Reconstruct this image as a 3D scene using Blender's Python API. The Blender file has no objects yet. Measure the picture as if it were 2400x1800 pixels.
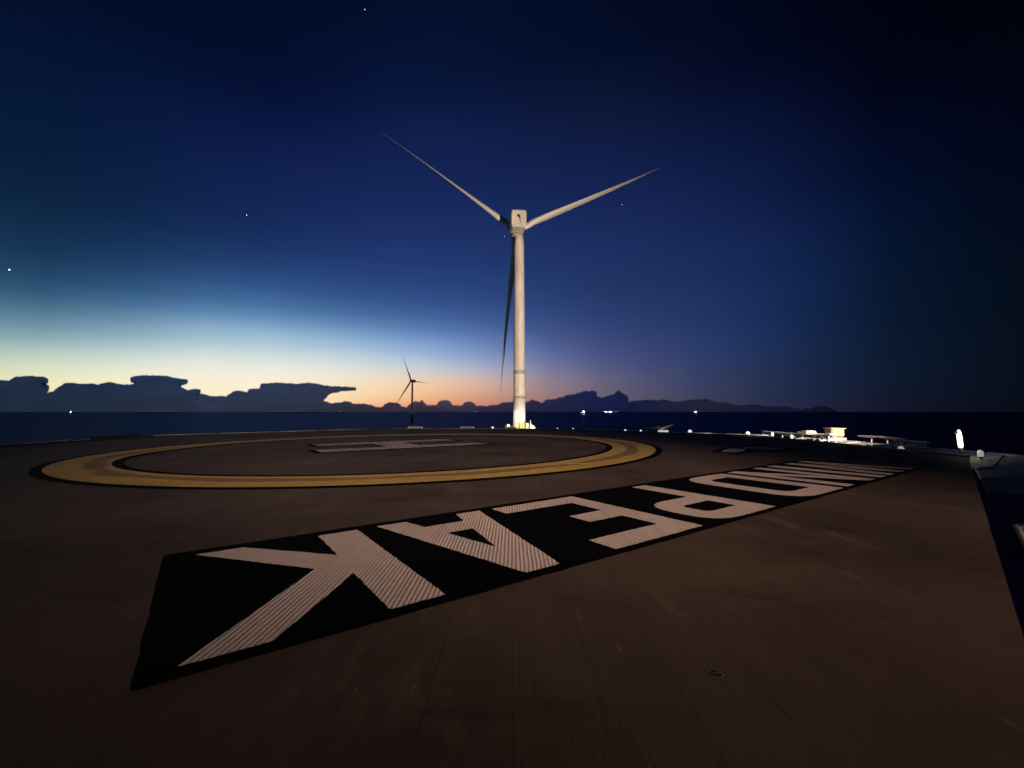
import bpy, bmesh, math, random
from mathutils import Vector, Matrix
R = math.radians
random.seed(7)
sc = bpy.context.scene
C = sc.collection
# ------------------------------------------------------------------ camera
EYE = 0.9                       # eye height above the helideck
TILT = math.atan(65/1035)
cd = bpy.data.cameras.new('camera'); cam = bpy.data.objects.new('camera', cd); C.objects.link(cam)
cam.location = (0, 0, EYE); cam.rotation_euler = (math.pi/2 + TILT, 0, 0)
cd.sensor_width = 36; cd.lens = 36*1035/2400; cd.clip_start = 0.05; cd.clip_end = 300000
sc.camera = cam
sc.cycles.transparent_max_bounces = 32
sc.view_settings.view_transform = 'Standard'; sc.view_settings.look = 'None'
sc.view_settings.exposure = 0; sc.view_settings.gamma = 1
SEA = -24.0

def lin(c):
    return tuple((v/255/12.92 if v <= 10 else ((v/255+.055)/1.055)**2.4) for v in c)
# ------------------------------------------------------------------ world: dusk sky as a function of direction
W = bpy.data.worlds.new('World'); sc.world = W; W.use_nodes = True
nt = W.node_tree; N = nt.nodes; L = nt.links; N.clear()
def nd(t, **k):
    n = N.new(t)
    for a, b in k.items(): setattr(n, a, b)
    return n
def math_(op, a, b=None, c=None):
    n = nd('ShaderNodeMath', operation=op)
    for i, v in enumerate((a, b, c)):
        if v is None: continue
        if isinstance(v, (int, float)): n.inputs[i].default_value = v
        else: L.new(v, n.inputs[i])
    return n.outputs[0]
tc = nd('ShaderNodeTexCoord'); sp = nd('ShaderNodeSeparateXYZ'); L.new(tc.outputs['Generated'], sp.inputs[0])
az = math_('ARCTAN2', sp.outputs['X'], sp.outputs['Y'])              # 0 = straight ahead, + to the right
el = math_('ARCSINE', sp.outputs['Z'])
elf = math_('MULTIPLY', math_('MAXIMUM', el, 0.0), 180/math.pi/60)   # 0..1 over 0..60 degrees
# colour of the sky by elevation (degrees) along seven bearings
COL = {
 -75: [(0,(120,120,105)),(5,(95,115,120)),(12,(45,70,90)),(22,(12,32,60)),(36,(4,14,42)),(60,(2,7,28))],
 -49: [(0,(238,226,168)),(3,(232,230,188)),(5.2,(196,210,192)),(7.2,(135,168,178)),(9.5,(88,122,148)),(12,(48,82,118)),(16,(24,52,88)),(22,(13,34,68)),(30,(6,22,58)),(38,(3,12,42)),(60,(2,6,26))],
 -30: [(0,(255,230,185)),(3,(252,240,210)),(6,(232,236,226)),(8.3,(186,206,220)),(10.6,(140,170,208)),(12.6,(92,125,178)),(15.4,(58,88,148)),(19,(38,60,120)),(23.5,(25,42,98)),(29.5,(18,31,84)),(36,(4,15,52)),(60,(2,6,26))],
 -11: [(0,(220,120,90)),(1.5,(240,176,134)),(3.6,(240,205,170)),(5.3,(205,205,208)),(6.9,(165,185,215)),(9.1,(122,150,203)),(11.3,(82,110,170)),(14.6,(54,78,144)),(21.6,(35,50,113)),(26.9,(25,39,96)),(33,(19,31,82)),(38,(7,20,60)),(60,(2,7,28))],
  11: [(0,(108,84,96)),(2,(110,96,112)),(4,(103,100,128)),(6,(86,90,132)),(9,(66,77,130)),(12.5,(50,64,120)),(16,(40,55,112)),(22,(32,45,104)),(28,(23,34,86)),(35,(16,24,62)),(40,(5,14,45)),(60,(2,6,26))],
  30: [(0,(44,44,68)),(2,(38,46,76)),(6,(32,48,86)),(10,(28,46,94)),(17,(25,40,92)),(23,(18,30,76)),(30,(10,20,60)),(37,(3,8,34)),(60,(1,4,18))],
  44: [(0,(14,18,34)),(4,(10,21,38)),(10,(7,20,40)),(17,(4,16,42)),(24,(2,9,36)),(32,(2,3,18)),(60,(1,2,9))],
  58: [(0,(4,8,16)),(10,(3,9,20)),(25,(2,4,16)),(60,(1,2,8))],
 150: [(0,(5,8,20)),(20,(4,8,26)),(60,(2,5,20))],
}
# densify: one column of colours every few degrees of bearing, so that the blend has no visible seams
EL = [0, 1, 2, 3, 4, 5.2, 6.4, 7.6, 9, 10.5, 12, 14, 16, 18.5, 21, 24, 27, 30, 33, 36, 40, 48, 60]
def cubic(st, x):
    for i in range(len(st)-1):
        if st[i][0] <= x <= st[i+1][0]:
            p0 = st[max(i-1, 0)]; p1 = st[i]; p2 = st[i+1]; p3 = st[min(i+2, len(st)-1)]
            h_ = p2[0]-p1[0]; t = (x-p1[0])/h_; out = []
            for k in range(len(p1[1])):
                s0 = (p1[1][k]-p0[1][k])/max(p1[0]-p0[0], 1e-6) if i > 0 else None; s1 = (p2[1][k]-p1[1][k])/h_; s2 = (p3[1][k]-p2[1][k])/max(p3[0]-p2[0], 1e-6) if i+2 < len(st) else None
                def slope(a, b):
                    if a is None or b is None: return (a if b is None else b) or 0
                    return 0 if a*b <= 0 else 2*a*b/(a+b)
                m1 = slope(s0, s1)*h_; m2 = slope(s1, s2)*h_
                out.append(max((2*t**3-3*t*t+1)*p1[1][k]+(t**3-2*t*t+t)*m1+(-2*t**3+3*t*t)*p2[1][k]+(t**3-t*t)*m2, 0))
            return out
for a in (-75, -49, -30): COL[a] = [(p_*(.90 if p_ < 25 else 1-.1*max(0, 40-p_)/15), c_) for p_, c_ in COL[a]]
cols = [(a, sum([cubic(COL[a]+([(60, COL[a][-1][1])] if COL[a][-1][0] < 60 else []), e_) for e_ in EL], [])) for a in sorted(COL)]
prev = None; prev_az = None
for a in [-75, -62, -54, -47, -41, -35, -29, -23, -17, -11, -5, 0, 5, 11, 17, 23, 29, 35, 41, 47, 53, 60, 80, 110, 150]:
    r = nd('ShaderNodeValToRGB'); v = cubic(cols, a); e = r.color_ramp.elements
    for i, x in enumerate(EL):
        w_ = min(max((x-6)/10, 0), 1); v[3*i] *= 1-.16*w_; v[3*i+1] *= 1-.02*w_; v[3*i+2] *= 1-.09*w_
    while len(e) > 1: e.remove(e[-1])
    e[0].position = 0; e[0].color = (*lin(v[:3]), 1)
    for i, x in enumerate(EL[1:], 1): q = e.new(x/60); q.color = (*lin(v[3*i:3*i+3]), 1)
    L.new(elf, r.inputs[0])
    if prev is None: prev = r.outputs[0]
    else:
        f = nd('ShaderNodeMapRange', interpolation_type='LINEAR')
        f.inputs['From Min'].default_value = R(prev_az); f.inputs['From Max'].default_value = R(a)
        L.new(az, f.inputs['Value'])
        m = nd('ShaderNodeMix', data_type='RGBA'); L.new(f.outputs[0], m.inputs[0])
        L.new(prev, m.inputs[6]); L.new(r.outputs[0], m.inputs[7]); prev = m.outputs[2]
    prev_az = a
# faint uneven tone, stretched along the horizon like thin high haze
mp = nd('ShaderNodeMapping'); mp.inputs['Scale'].default_value = (2.2, 2.2, 9); L.new(tc.outputs['Generated'], mp.inputs[0])
nz = nd('ShaderNodeTexNoise'); nz.inputs['Scale'].default_value = 1.6; nz.inputs['Detail'].default_value = 4; L.new(mp.outputs[0], nz.inputs[0])
k = math_('MULTIPLY_ADD', nz.outputs[0], 0.16, 0.92)
vm = nd('ShaderNodeVectorMath', operation='SCALE'); L.new(prev, vm.inputs[0]); L.new(k, vm.inputs['Scale'])
bg = nd('ShaderNodeBackground'); L.new(vm.outputs[0], bg.inputs[0]); bg.inputs[1].default_value = 1.0
wo = nd('ShaderNodeOutputWorld'); L.new(bg.outputs[0], wo.inputs[0])

# ------------------------------------------------------------------ floodlights of the ship the helideck belongs to
def spot(name, loc, tgt, power, size, blend, rad, col):
    d = bpy.data.lights.new(name, 'SPOT'); o = bpy.data.objects.new(name, d); C.objects.link(o)
    o.location = loc; d.energy = power; d.spot_size = R(size); d.spot_blend = blend; d.shadow_soft_size = rad; d.color = col
    o.rotation_euler = (Vector(tgt)-Vector(loc)).to_track_quat('-Z', 'Y').to_euler(); return o
spot('deck_floodlight', (14.0, -16, 13), (-3.2, 12.5, 0), 38000, 29, 1.0, 0.3, (1.0, .68, .50))
spot('deck_floodlight', (2.5, -4.5, 3.0), (-0.8, 7.5, .4), 2500, 26.5, 1.0, 0.15, (1.0, .66, .48)).scale = (2.1, 1, 1)
spot('turbine_floodlight', (65, 14, -9), (2, 182, 32), 1700000, 64, 0.9, 0.5, (1.0, .78, .60))
spot('walkway_floodlight', (13.5, 6.0, 4.5), (11.0, 15.4, 0.1), 16000, 21, 0.6, 0.1, (1.0, .9, .72))

# ------------------------------------------------------------------ helpers
def tag(o, label=None, cat=None, group=None, kind=None):
    if label: o['label'] = label
    if cat: o['category'] = cat
    if group: o['group'] = group
    if kind: o['kind'] = kind
    return o
def thing(name, loc, label, cat, group=None, rz=0):
    o = bpy.data.objects.new(name, None); C.objects.link(o); o.location = loc; o.rotation_euler.z = rz
    o.empty_display_size = .2
    return tag(o, label, cat, group)
def obj(name, bm, mat, parent=None, smooth=False):
    me = bpy.data.meshes.new(name); bm.normal_update(); bm.to_mesh(me); bm.free()
    if smooth:
        for p in me.polygons: p.use_smooth = True
    me.materials.append(mat); o = bpy.data.objects.new(name, me); C.objects.link(o)
    if parent: o.parent = parent
    return o
def box(bm, lo, hi, M=None, bev=0):
    r = bmesh.ops.create_cube(bm, size=1)['verts']
    for v in r:
        v.co = Vector([(lo[i]+hi[i])/2+v.co[i]*(hi[i]-lo[i]) for i in range(3)])
    if bev:
        es = list({e for v in r for e in v.link_edges})
        g = bmesh.ops.bevel(bm, geom=es, offset=bev, segments=2, affect='EDGES')
        r = list({v for v in g['verts']}|{v for v in r if v.is_valid})
    if M:
        for v in r: v.co = M @ v.co
    return r
def tube(bm, a, b, r0, r1=None, seg=8, caps=True):
    a = Vector(a); b = Vector(b); d = b-a
    q = d.to_track_quat('Z', 'Y').to_matrix().to_4x4(); q.translation = (a+b)/2
    bmesh.ops.create_cone(bm, cap_ends=caps, segments=seg, radius1=r0, radius2=r0 if r1 is None else r1, depth=d.length, matrix=q)
def lathe(bm, prof, seg=48, M=None, cap=True):
    rings = []
    for r, z in prof:
        rings.append([bm.verts.new((r*math.cos(2*math.pi*i/seg), r*math.sin(2*math.pi*i/seg), z)) for i in range(seg)])
    for a, b in zip(rings, rings[1:]):
        for i in range(seg): bm.faces.new((a[i], a[(i+1) % seg], b[(i+1) % seg], b[i]))
    if cap:
        bm.faces.new(list(reversed(rings[0]))); bm.faces.new(rings[-1])
    if M:
        for rg in rings:
            for v in rg: v.co = M @ v.co
def BM(): return bmesh.new()
def copy_tree(o, parent=None):
    c = o.copy(); C.objects.link(c); c.parent = parent
    for ch in list(o.children): copy_tree(ch, c)
    return c

def mat(name, col, rough=.6, metal=0, spec=.5, emit=None, strength=0, build=None):
    m = bpy.data.materials.new(name); m.use_nodes = True; t = m.node_tree; b = t.nodes['Principled BSDF']
    b.inputs['Base Color'].default_value = (*col, 1); b.inputs['Roughness'].default_value = rough
    b.inputs['Metallic'].default_value = metal; b.inputs['Specular IOR Level'].default_value = spec
    if emit:
        b.inputs['Emission Color'].default_value = (*emit, 1); b.inputs['Emission Strength'].default_value = strength
    if build: build(t, b)
    return m
def noise(t, vec, scale, detail=4, rough=.55):
    n = t.nodes.new('ShaderNodeTexNoise'); n.inputs['Scale'].default_value = scale; n.inputs['Detail'].default_value = detail; n.inputs['Roughness'].default_value = rough
    t.links.new(vec, n.inputs['Vector']); return n.outputs[0]
def mapping(t, vec, scale=(1, 1, 1), rot=(0, 0, 0)):
    n = t.nodes.new('ShaderNodeMapping'); n.inputs['Scale'].default_value = scale; n.inputs['Rotation'].default_value = rot
    t.links.new(vec, n.inputs[0]); return n.outputs[0]
def ramp(t, f, stops):
    n = t.nodes.new('ShaderNodeValToRGB'); e = n.color_ramp.elements
    e[0].position = stops[0][0]; e[0].color = (*stops[0][1], 1); e[1].position = stops[-1][0]; e[1].color = (*stops[-1][1], 1)
    for p, c in stops[1:-1]: q = e.new(p); q.color = (*c, 1)
    t.links.new(f, n.inputs[0]); return n.outputs[0]
def mth(t, op, a, b=None, c=None):
    n = t.nodes.new('ShaderNodeMath'); n.operation = op
    for i, v in enumerate((a, b, c)):
        if v is None: continue
        if isinstance(v, (int, float)): n.inputs[i].default_value = v
        else: t.links.new(v, n.inputs[i])
    return n.outputs[0]
def gpos(t):                                                   # position in the world, metres
    return t.nodes.new('ShaderNodeNewGeometry').outputs['Position']
def sepx(t, v):
    n = t.nodes.new('ShaderNodeSeparateXYZ'); t.links.new(v, n.inputs[0]); return n.outputs
def mul(t, col, f):
    n = t.nodes.new('ShaderNodeVectorMath'); n.operation = 'SCALE'; t.links.new(col, n.inputs[0])
    if isinstance(f, (int, float)): n.inputs['Scale'].default_value = f
    else: t.links.new(f, n.inputs['Scale'])
    return n.outputs[0]
def mixc(t, f, a, b):
    n = t.nodes.new('ShaderNodeMix'); n.data_type = 'RGBA'
    if isinstance(f, (int, float)): n.inputs[0].default_value = f
    else: t.links.new(f, n.inputs[0])
    for i, v in ((6, a), (7, b)):
        if isinstance(v, tuple): n.inputs[i].default_value = (*v, 1)
        else: t.links.new(v, n.inputs[i])
    return n.outputs[2]
def bump(t, b, h, dist, strength=1.0):
    n = t.nodes.new('ShaderNodeBump'); n.inputs['Distance'].default_value = dist; n.inputs['Strength'].default_value = strength
    t.links.new(h, n.inputs['Height']); t.links.new(n.outputs[0], b.inputs['Normal'])
def ridges(t, p):
    # extruded aluminium planks: anti-slip ribs every 3 cm running fore and aft, slightly broken up
    x, y, z = sepx(t, p)
    wob = noise(t, mapping(t, p, (6, 1.2, 1)), 3, 3)
    xx = mth(t, 'MULTIPLY_ADD', wob, .012, x)
    f = mth(t, 'FRACT', mth(t, 'MULTIPLY', xx, 1/.024))
    h = mth(t, 'POWER', mth(t, 'SINE', mth(t, 'MULTIPLY', f, math.pi)), 3.0)
    ps = mth(t, 'FRACT', mth(t, 'MULTIPLY', x, 1/.27))          # plank joints
    s = mth(t, 'LESS_THAN', ps, .03)
    return mth(t, 'SUBTRACT', mth(t, 'MULTIPLY', h, mth(t, 'MULTIPLY_ADD', noise(t, mapping(t, p, (25, 5, 1)), 2, 2), .8, .6)), s), s

def deck_paint(c0, c1, rough=.8, rib=.003, seam=.55, stain=.35, spec=.10, chips=0):
    def f(t, b):
        p = gpos(t); big = noise(t, p, .45, 5, .6); fine = noise(t, p, 60, 3, .7); streak = noise(t, mapping(t, p, (14, .8, 1)), 1.0, 4, .65)
        col = ramp(t, big, [(.3, c0), (.7, c1)])
        col = mul(t, col, mth(t, 'MULTIPLY_ADD', streak, stain*2, 1-stain))
        col = mul(t, col, mth(t, 'MULTIPLY_ADD', fine, .5, .75))
        h, s = ridges(t, p)
        if not chips and c0[0] > .01:                           # pale rubbed patches and dark rubber smears
            a_ = noise(t, mapping(t, p, (1.3, .5, 1), (0, 0, R(35))), 1, 5, .7); b_ = noise(t, mapping(t, p, (.7, 1.9, 1), (0, 0, R(-25))), 1.3, 5, .65)
            for src, lo, hi, tgt, amt in ((a_, .56, .68, (c1[0]*1.9, c1[1]*1.9, c1[2]*1.9), .26), (b_, .56, .70, (c0[0]*.4, c0[1]*.4, c0[2]*.4), .4)):
                q = t.nodes.new('ShaderNodeMapRange'); q.interpolation_type = 'SMOOTHSTEP'; q.inputs['From Min'].default_value = lo; q.inputs['From Max'].default_value = hi; t.links.new(src, q.inputs['Value'])
                col = mixc(t, mth(t, 'MULTIPLY', q.outputs[0], amt), col, tgt)
        col = mul(t, col, mth(t, 'MULTIPLY_ADD', s, -seam, 1.0))
        if chips:                                               # paint worn through to the dark coating
            ch = noise(t, mapping(t, p, (9, 3, 1)), 1, 6, .75)
            cm = t.nodes.new('ShaderNodeMapRange'); cm.inputs['From Min'].default_value = chips; cm.inputs['From Max'].default_value = chips+.05; t.links.new(ch, cm.inputs['Value'])
            col = mixc(t, mth(t, 'MULTIPLY', cm.outputs[0], .7), col, (.07, .055, .05))
        # small bright scratches dragged fore and aft
        sc_ = noise(t, mapping(t, p, (26, 1.6, 1), (0, 0, R(6))), 1.6, 3, .5)
        sm = mth(t, 'MULTIPLY', mth(t, 'GREATER_THAN', sc_, .74), .5)
        col = mixc(t, sm, col, (c1[0]*2.2, c1[1]*2.2, c1[2]*2.2))
        t.links.new(col, b.inputs['Base Color']); b.inputs['Specular IOR Level'].default_value = spec
        bump(t, b, h, rib, 1.0)
    return f
M_deck = mat('deck_coating', (.06, .05, .045), .78, build=deck_paint((.027, .019, .014), (.084, .063, .048), rib=.0006, seam=.12, stain=.22))
M_black = mat('black_paint', (.004, .004, .004), .9, spec=.12, build=deck_paint((.0010, .0010, .0012), (.0020, .0020, .0020), rib=.0004, spec=.02))
M_white = mat('white_deck_paint', (.5, .48, .46), .75, build=deck_paint((.37, .32, .30), (.46, .40, .375), rib=.0038, seam=.12, stain=.12, chips=.66))
M_worn = mat('worn_white_paint', (.2, .2, .2), .8, build=deck_paint((.24, .21, .20), (.42, .37, .36), rib=.001, stain=.4, chips=.52))
M_galv = mat('galvanised_steel', (.35, .35, .35), .5, .3)
M_dark = mat('dark_steel', (.025, .025, .027), .6)
M_wpaint = mat('white_marine_paint', (.75, .73, .68), .4)
M_yel = mat('yellow_paint', (.72, .60, .06), .45)
M_cream = mat('cream_cabinet_paint', (.62, .47, .26), .5)
M_red = mat('red_oxide_paint', (.25, .06, .04), .6)
M_lamp = mat('lamp_glass', (.9, .9, .85), .3, emit=(1, .96, .82), strength=2.5)
M_lampdim = mat('dim_lamp_glass', (.7, .72, .75), .3, emit=(.8, .88, 1), strength=.35)
M_shipl = mat('ship_lamp', (.9, .9, .9), .3, emit=(1, .96, .88), strength=500)
M_star = mat('star_light', (0, 0, 0), 1, emit=(.8, .88, 1), strength=1)

# ------------------------------------------------------------------ sea
def seamat(t, b):
    p = gpos(t)
    a = noise(t, mapping(t, p, (.09, .16, 1)), 1, 6, .62); c = noise(t, mapping(t, p, (.010, .022, 1)), 1, 4, .55)
    h = mth(t, 'ADD', mth(t, 'MULTIPLY', a, 2.2), mth(t, 'MULTIPLY', c, 6))
    bn = t.nodes.new('ShaderNodeBump'); bn.inputs['Distance'].default_value = 1.0; t.links.new(h, bn.inputs['Height'])
    df = t.nodes.new('ShaderNodeBsdfDiffuse'); gl = t.nodes.new('ShaderNodeBsdfGlossy'); mx = t.nodes.new('ShaderNodeMixShader')
    df.inputs[0].default_value = (.022, .024, .062, 1); gl.inputs[0].default_value = (.15, .21, .38, 1); gl.inputs['Roughness'].default_value = .34; mx.inputs[0].default_value = .5
    t.links.new(bn.outputs[0], gl.inputs['Normal']); t.links.new(df.outputs[0], mx.inputs[1]); t.links.new(gl.outputs[0], mx.inputs[2])
    t.links.new(mx.outputs[0], t.nodes['Material Output'].inputs[0]); t.nodes.remove(b)
M_sea = mat('sea_water', (.004, .010, .045), .5, build=seamat)
bm = BM()
rr = [30, 120, 400, 1200, 4000, 15000, 50000, 110000]
prev_ring = [bm.verts.new((0, 0, SEA))]*0
rings = []
for r in rr: rings.append([bm.verts.new((r*math.cos(2*math.pi*i/96), r*math.sin(2*math.pi*i/96), SEA)) for i in range(96)])
bm.faces.new(rings[0])
for a, b in zip(rings, rings[1:]):
    for i in range(96): bm.faces.new((a[i], b[i], b[(i+1) % 96], a[(i+1) % 96]))
tag(obj('sea', bm, M_sea), kind='structure')

# ------------------------------------------------------------------ clouds along the horizon
def direc(px, py):                                              # bearing / height of a point of the sky
    b = (900-py)/1035; a = (px-1200)/1035
    return Vector((a, math.cos(TILT)-b*math.sin(TILT), math.sin(TILT)+b*math.cos(TILT)))
def cloudmat(name, tint, base, tint2=None, x0=0, x1=1):
    m = bpy.data.materials.new(name); m.use_nodes = True; t = m.node_tree; t.nodes.clear()
    o = t.nodes.new('ShaderNodeOutputMaterial'); tr = t.nodes.new('ShaderNodeBsdfTransparent'); df = t.nodes.new('ShaderNodeBsdfDiffuse'); mx = t.nodes.new('ShaderNodeMixShader')
    p = gpos(t); n = noise(t, mapping(t, p, (.0004, .0004, .0012)), 1, 5, .6)
    k = mth(t, 'MULTIPLY_ADD', n, .7, .65)
    cc = t.nodes.new('ShaderNodeRGB'); cc.outputs[0].default_value = (*tint, 1)
    src = cc.outputs[0]
    if tint2:
        mr = t.nodes.new('ShaderNodeMapRange'); mr.inputs['From Min'].default_value = x0; mr.inputs['From Max'].default_value = x1
        t.links.new(sepx(t, p)[0], mr.inputs['Value']); src = mixc(t, mr.outputs[0], tint, tint2)
    t.links.new(mul(t, src, k), tr.inputs[0]); df.inputs[0].default_value = (*base, 1)
    mx.inputs[0].default_value = .25
    t.links.new(tr.outputs[0], mx.inputs[1]); t.links.new(df.outputs[0], mx.inputs[2]); t.links.new(mx.outputs[0], o.inputs[0])
    return m
def fract(pts, rough, it=3, bulge=1.0):
    for _ in range(it):
        q = []
        for (x0, y0), (x1, y1) in zip(pts, pts[1:]):
            d = math.hypot(x1-x0, y1-y0); o = random.gauss(rough*1.6*d*bulge, rough*1.2*d)
            nx, ny = ((y1-y0)/d, -(x1-x0)/d) if d > 0 else (0, 0)
            q += [(x0, y0), ((x0+x1)/2+nx*o, (y0+y1)/2+ny*o)]
        pts = q+[pts[-1]]
    return pts
def shellmat(name):
    m = bpy.data.materials.new(name); m.use_nodes = True; t = m.node_tree; t.nodes.clear()
    o = t.nodes.new('ShaderNodeOutputMaterial'); tr = t.nodes.new('ShaderNodeBsdfTransparent'); tr.inputs[0].default_value = (.87, .875, .90, 1)
    t.links.new(tr.outputs[0], o.inputs[0]); return m
M_wisp = shellmat('cloud_wisp')
def cloud(outline, dist, thick, tint, rough=.07, it=3, bulge=1.0, **kw):
    base = fract(outline, rough, it, bulge)
    bm = BM()
    for li, off in enumerate((0, 1.0, 2.1)):
        pts = []
        for k in range(len(base)):
            a = base[max(k-2, 0)]; b = base[min(k+2, len(base)-1)]; d = math.hypot(b[0]-a[0], b[1]-a[1]) or 1
            o = off*random.uniform(.8, 1.2); pts.append((base[k][0]+(b[1]-a[1])/d*o, base[k][1]-(b[0]-a[0])/d*o))
        pts = [(outline[0][0]-off*.02, 968)]+[(min(max(x, outline[0][0]), 1e9 if outline[-1][0] < 760 else outline[-1][0]), y) for x, y in pts]+[(outline[-1][0], 968)]
        fr = []; bk = []; dd = dist-off*60; th = thick+off*120
        for x, y in pts:
            d = direc(x, y); P = d*(dd/d.y); P.z += EYE; P.z = max(P.z, SEA)
            fr.append(bm.verts.new(P)); bk.append(bm.verts.new(P+Vector((P.x/dd*th, th, 0))))
        n = len(fr); fs = [bm.faces.new(fr), bm.faces.new(list(reversed(bk)))]
        tri = list(fs)
        for i in range(n): fs.append(bm.faces.new((fr[i], bk[i], bk[(i+1) % n], fr[(i+1) % n])))
        bmesh.ops.recalc_face_normals(bm, faces=fs)
        for f in fs: f.material_index = min(li, 1)
        bmesh.ops.triangulate(bm, faces=tri)
    ob = obj('cloud_bank', bm, cloudmat('cloud_bank', tint, (.35, .4, .5), **kw)); ob.data.materials.append(M_wisp)
    return tag(ob, kind='structure')
TL = (.22, .30, .52); TM = (.42, .60, 1.0); TR = (.95, .97, 1.0)
LEFT_BANK = [(-260, 900), (-120, 885), (0, 891), (20, 893), (35, 884), (60, 882), (100, 883), (113, 889), (100, 897), (115, 905), (107, 922), (125, 918), (140, 906), (150, 899), (190, 900), (230, 902), (260, 896),
       (290, 902), (315, 900), (318, 893), (306, 885), (340, 880), (380, 881), (410, 886), (440, 891), (420, 897), (425, 908), (440, 915), (470, 914), (463, 923), (490, 928), (530, 930), (548, 917), (560, 916), (580, 920), (583, 913), (608, 911), (612, 900), (640, 898), (700, 900), (760, 904), (800, 907), (822, 908.0), (834, 908.8), (822, 909.4), (800, 910.6), (782, 915), (768, 922), (757, 938)]
MID_BANK = [(757, 940), (775, 946), (800, 944), (810, 941), (818, 942), (830, 947), (860, 948), (880, 954), (893, 955), (903, 947), (925, 945), (936, 947), (940, 953), (953, 956), (962, 947), (972, 941), (984, 943), (989, 938), (994, 945), (1001, 951), (1022, 951), (1028, 942), (1045, 939), (1055, 942), (1060, 951), (1083, 951), (1090, 944), (1103, 942), (1112, 947), (1116, 953), (1140, 953), (1165, 950), (1180, 944), (1200, 943), (1232, 944), (1245, 938), (1262, 942), (1270, 946), (1290, 937), (1320, 932),
       (1345, 925), (1360, 921), (1380, 918), (1398, 919), (1396, 928), (1410, 934), (1425, 928), (1440, 925), (1450, 916), (1460, 923), (1470, 929), (1474, 944)]
RIGHT_BANK = [(1474, 944), (1495, 940), (1520, 937), (1560, 938), (1590, 942), (1612, 938), (1640, 937), (1680, 942), (1720, 949), (1800, 954), (1880, 960), (1960, 965)]
cloud(LEFT_BANK, 26000, 3000, TL, .03, 3, .4, tint2=(.29, .37, .58), x0=-27000, x1=-11800)
cloud(MID_BANK, 30000, 3500, (.29, .37, .58), .05, 3, .6, tint2=TM, x0=-12840, x1=-4500)
cloud(RIGHT_BANK, 34000, 3000, TM, .07, 3, .2, tint2=TR, x0=9000, x1=16000)

# ------------------------------------------------------------------ helideck
CX, CY = -2.6, 11.7
DECK = [(-13, 2.8), (-13, 16.2), (-6.6, 22.7), (2.6, 22.7), (9.05, 16.2), (9.05, 8.83), (-2.9, -3.12), (-7, -3.12)]
deck = thing('helideck', (0, 0, 0), 'large dark brown floodlit landing deck with painted ring and giant lettering', 'helideck')
bm = BM(); vs = [bm.verts.new((x, y, 0)) for x, y in reversed(DECK)]; f = bm.faces.new(vs)
ex = bmesh.ops.extrude_face_region(bm, geom=[f])
for v in [g for g in ex['geom'] if isinstance(g, bmesh.types.BMVert)]: v.co.z = -.45
bmesh.ops.recalc_face_normals(bm, faces=bm.faces)
obj('deck_surface', bm, M_deck, deck)
# ship's side below the deck so that it does not float
bm = BM()
for x, y in ((-9, 5), (5, 6), (-9, 15), (5, 15), (-2, 10)): tube(bm, (x, y, -.46), (x*.7-1, y*.5, -16), .45, .6, 16)
tube(bm, (-9, 5, -2.5), (5, 15, -2.5), .25, seg=12); tube(bm, (5, 6, -2.5), (-9, 15, -2.5), .25, seg=12)
obj('support_frame', bm, M_dark, deck)
# raised toe plate round the edge
bm = BM(); P2 = DECK+[DECK[0]]
for (x0, y0), (x1, y1) in zip(P2, P2[1:]):
    d = Vector((x1-x0, y1-y0, 0)); n = Vector((-d.y, d.x, 0)).normalized(); ln = d.length; d.normalize()
    M = Matrix.Translation((x0, y0, 0)) @ Matrix(((d.x, n.x, 0, 0), (d.y, n.y, 0, 0), (0, 0, 1, 0), (0, 0, 0, 1)))
    if (x0, y0) == (9.05, 8.83): continue
    box(bm, (.02, .003, -.30), (ln-.02, .045, .035), M)
obj('edge_coaming', bm, M_dark, deck)

AZ = R(54.1); UX = Vector((math.sin(AZ), math.cos(AZ), 0)); VX = Vector((-math.cos(AZ), math.sin(AZ), 0))
def UV(u, v, z=0): return UX*u+VX*v+Vector((0, 0, z))
def roundp(pts, r, which=None, seg=5):
    out = []; n = len(pts)
    for i, p in enumerate(pts):
        if r <= 0 or (which is not None and i not in which): out.append(p); continue
        p = Vector(p); a = Vector(pts[i-1]); b = Vector(pts[(i+1) % n])
        da = (a-p); db = (b-p); k = min(r, da.length*.45, db.length*.45); A = p+da.normalized()*k; B = p+db.normalized()*k
        for s in range(seg+1):
            t = s/seg; out.append(tuple(A*(1-t)**2+p*2*t*(1-t)+B*t*t))
    return out
def sheet(name, loops, z, m, parent, uv=True):
    cu = bpy.data.curves.new(name, 'CURVE'); cu.dimensions = '2D'; cu.fill_mode = 'BOTH'
    for lp in loops:
        s = cu.splines.new('POLY'); s.points.add(len(lp)-1); s.use_cyclic_u = True
        for q, p in zip(s.points, lp):
            P = UV(*p) if uv else Vector((p[0], p[1], 0)); q.co = (P.x, P.y, 0, 1)
    t = bpy.data.objects.new('tmp', cu); C.objects.link(t)
    dg = bpy.context.evaluated_depsgraph_get(); me = bpy.data.meshes.new_from_object(t.evaluated_get(dg))
    bpy.data.objects.remove(t); bpy.data.curves.remove(cu)
    for v in me.vertices: v.co.z = z
    me.name = name; me.materials.clear(); me.materials.append(m)
    bm = BM(); bm.from_mesh(me)
    for fc in bm.faces:
        fc.normal_update()
        if fc.normal.z < 0: fc.normal_flip()
    bm.to_mesh(me); bm.free()
    o = bpy.data.objects.new(name, me); C.objects.link(o); o.parent = parent; return o
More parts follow.
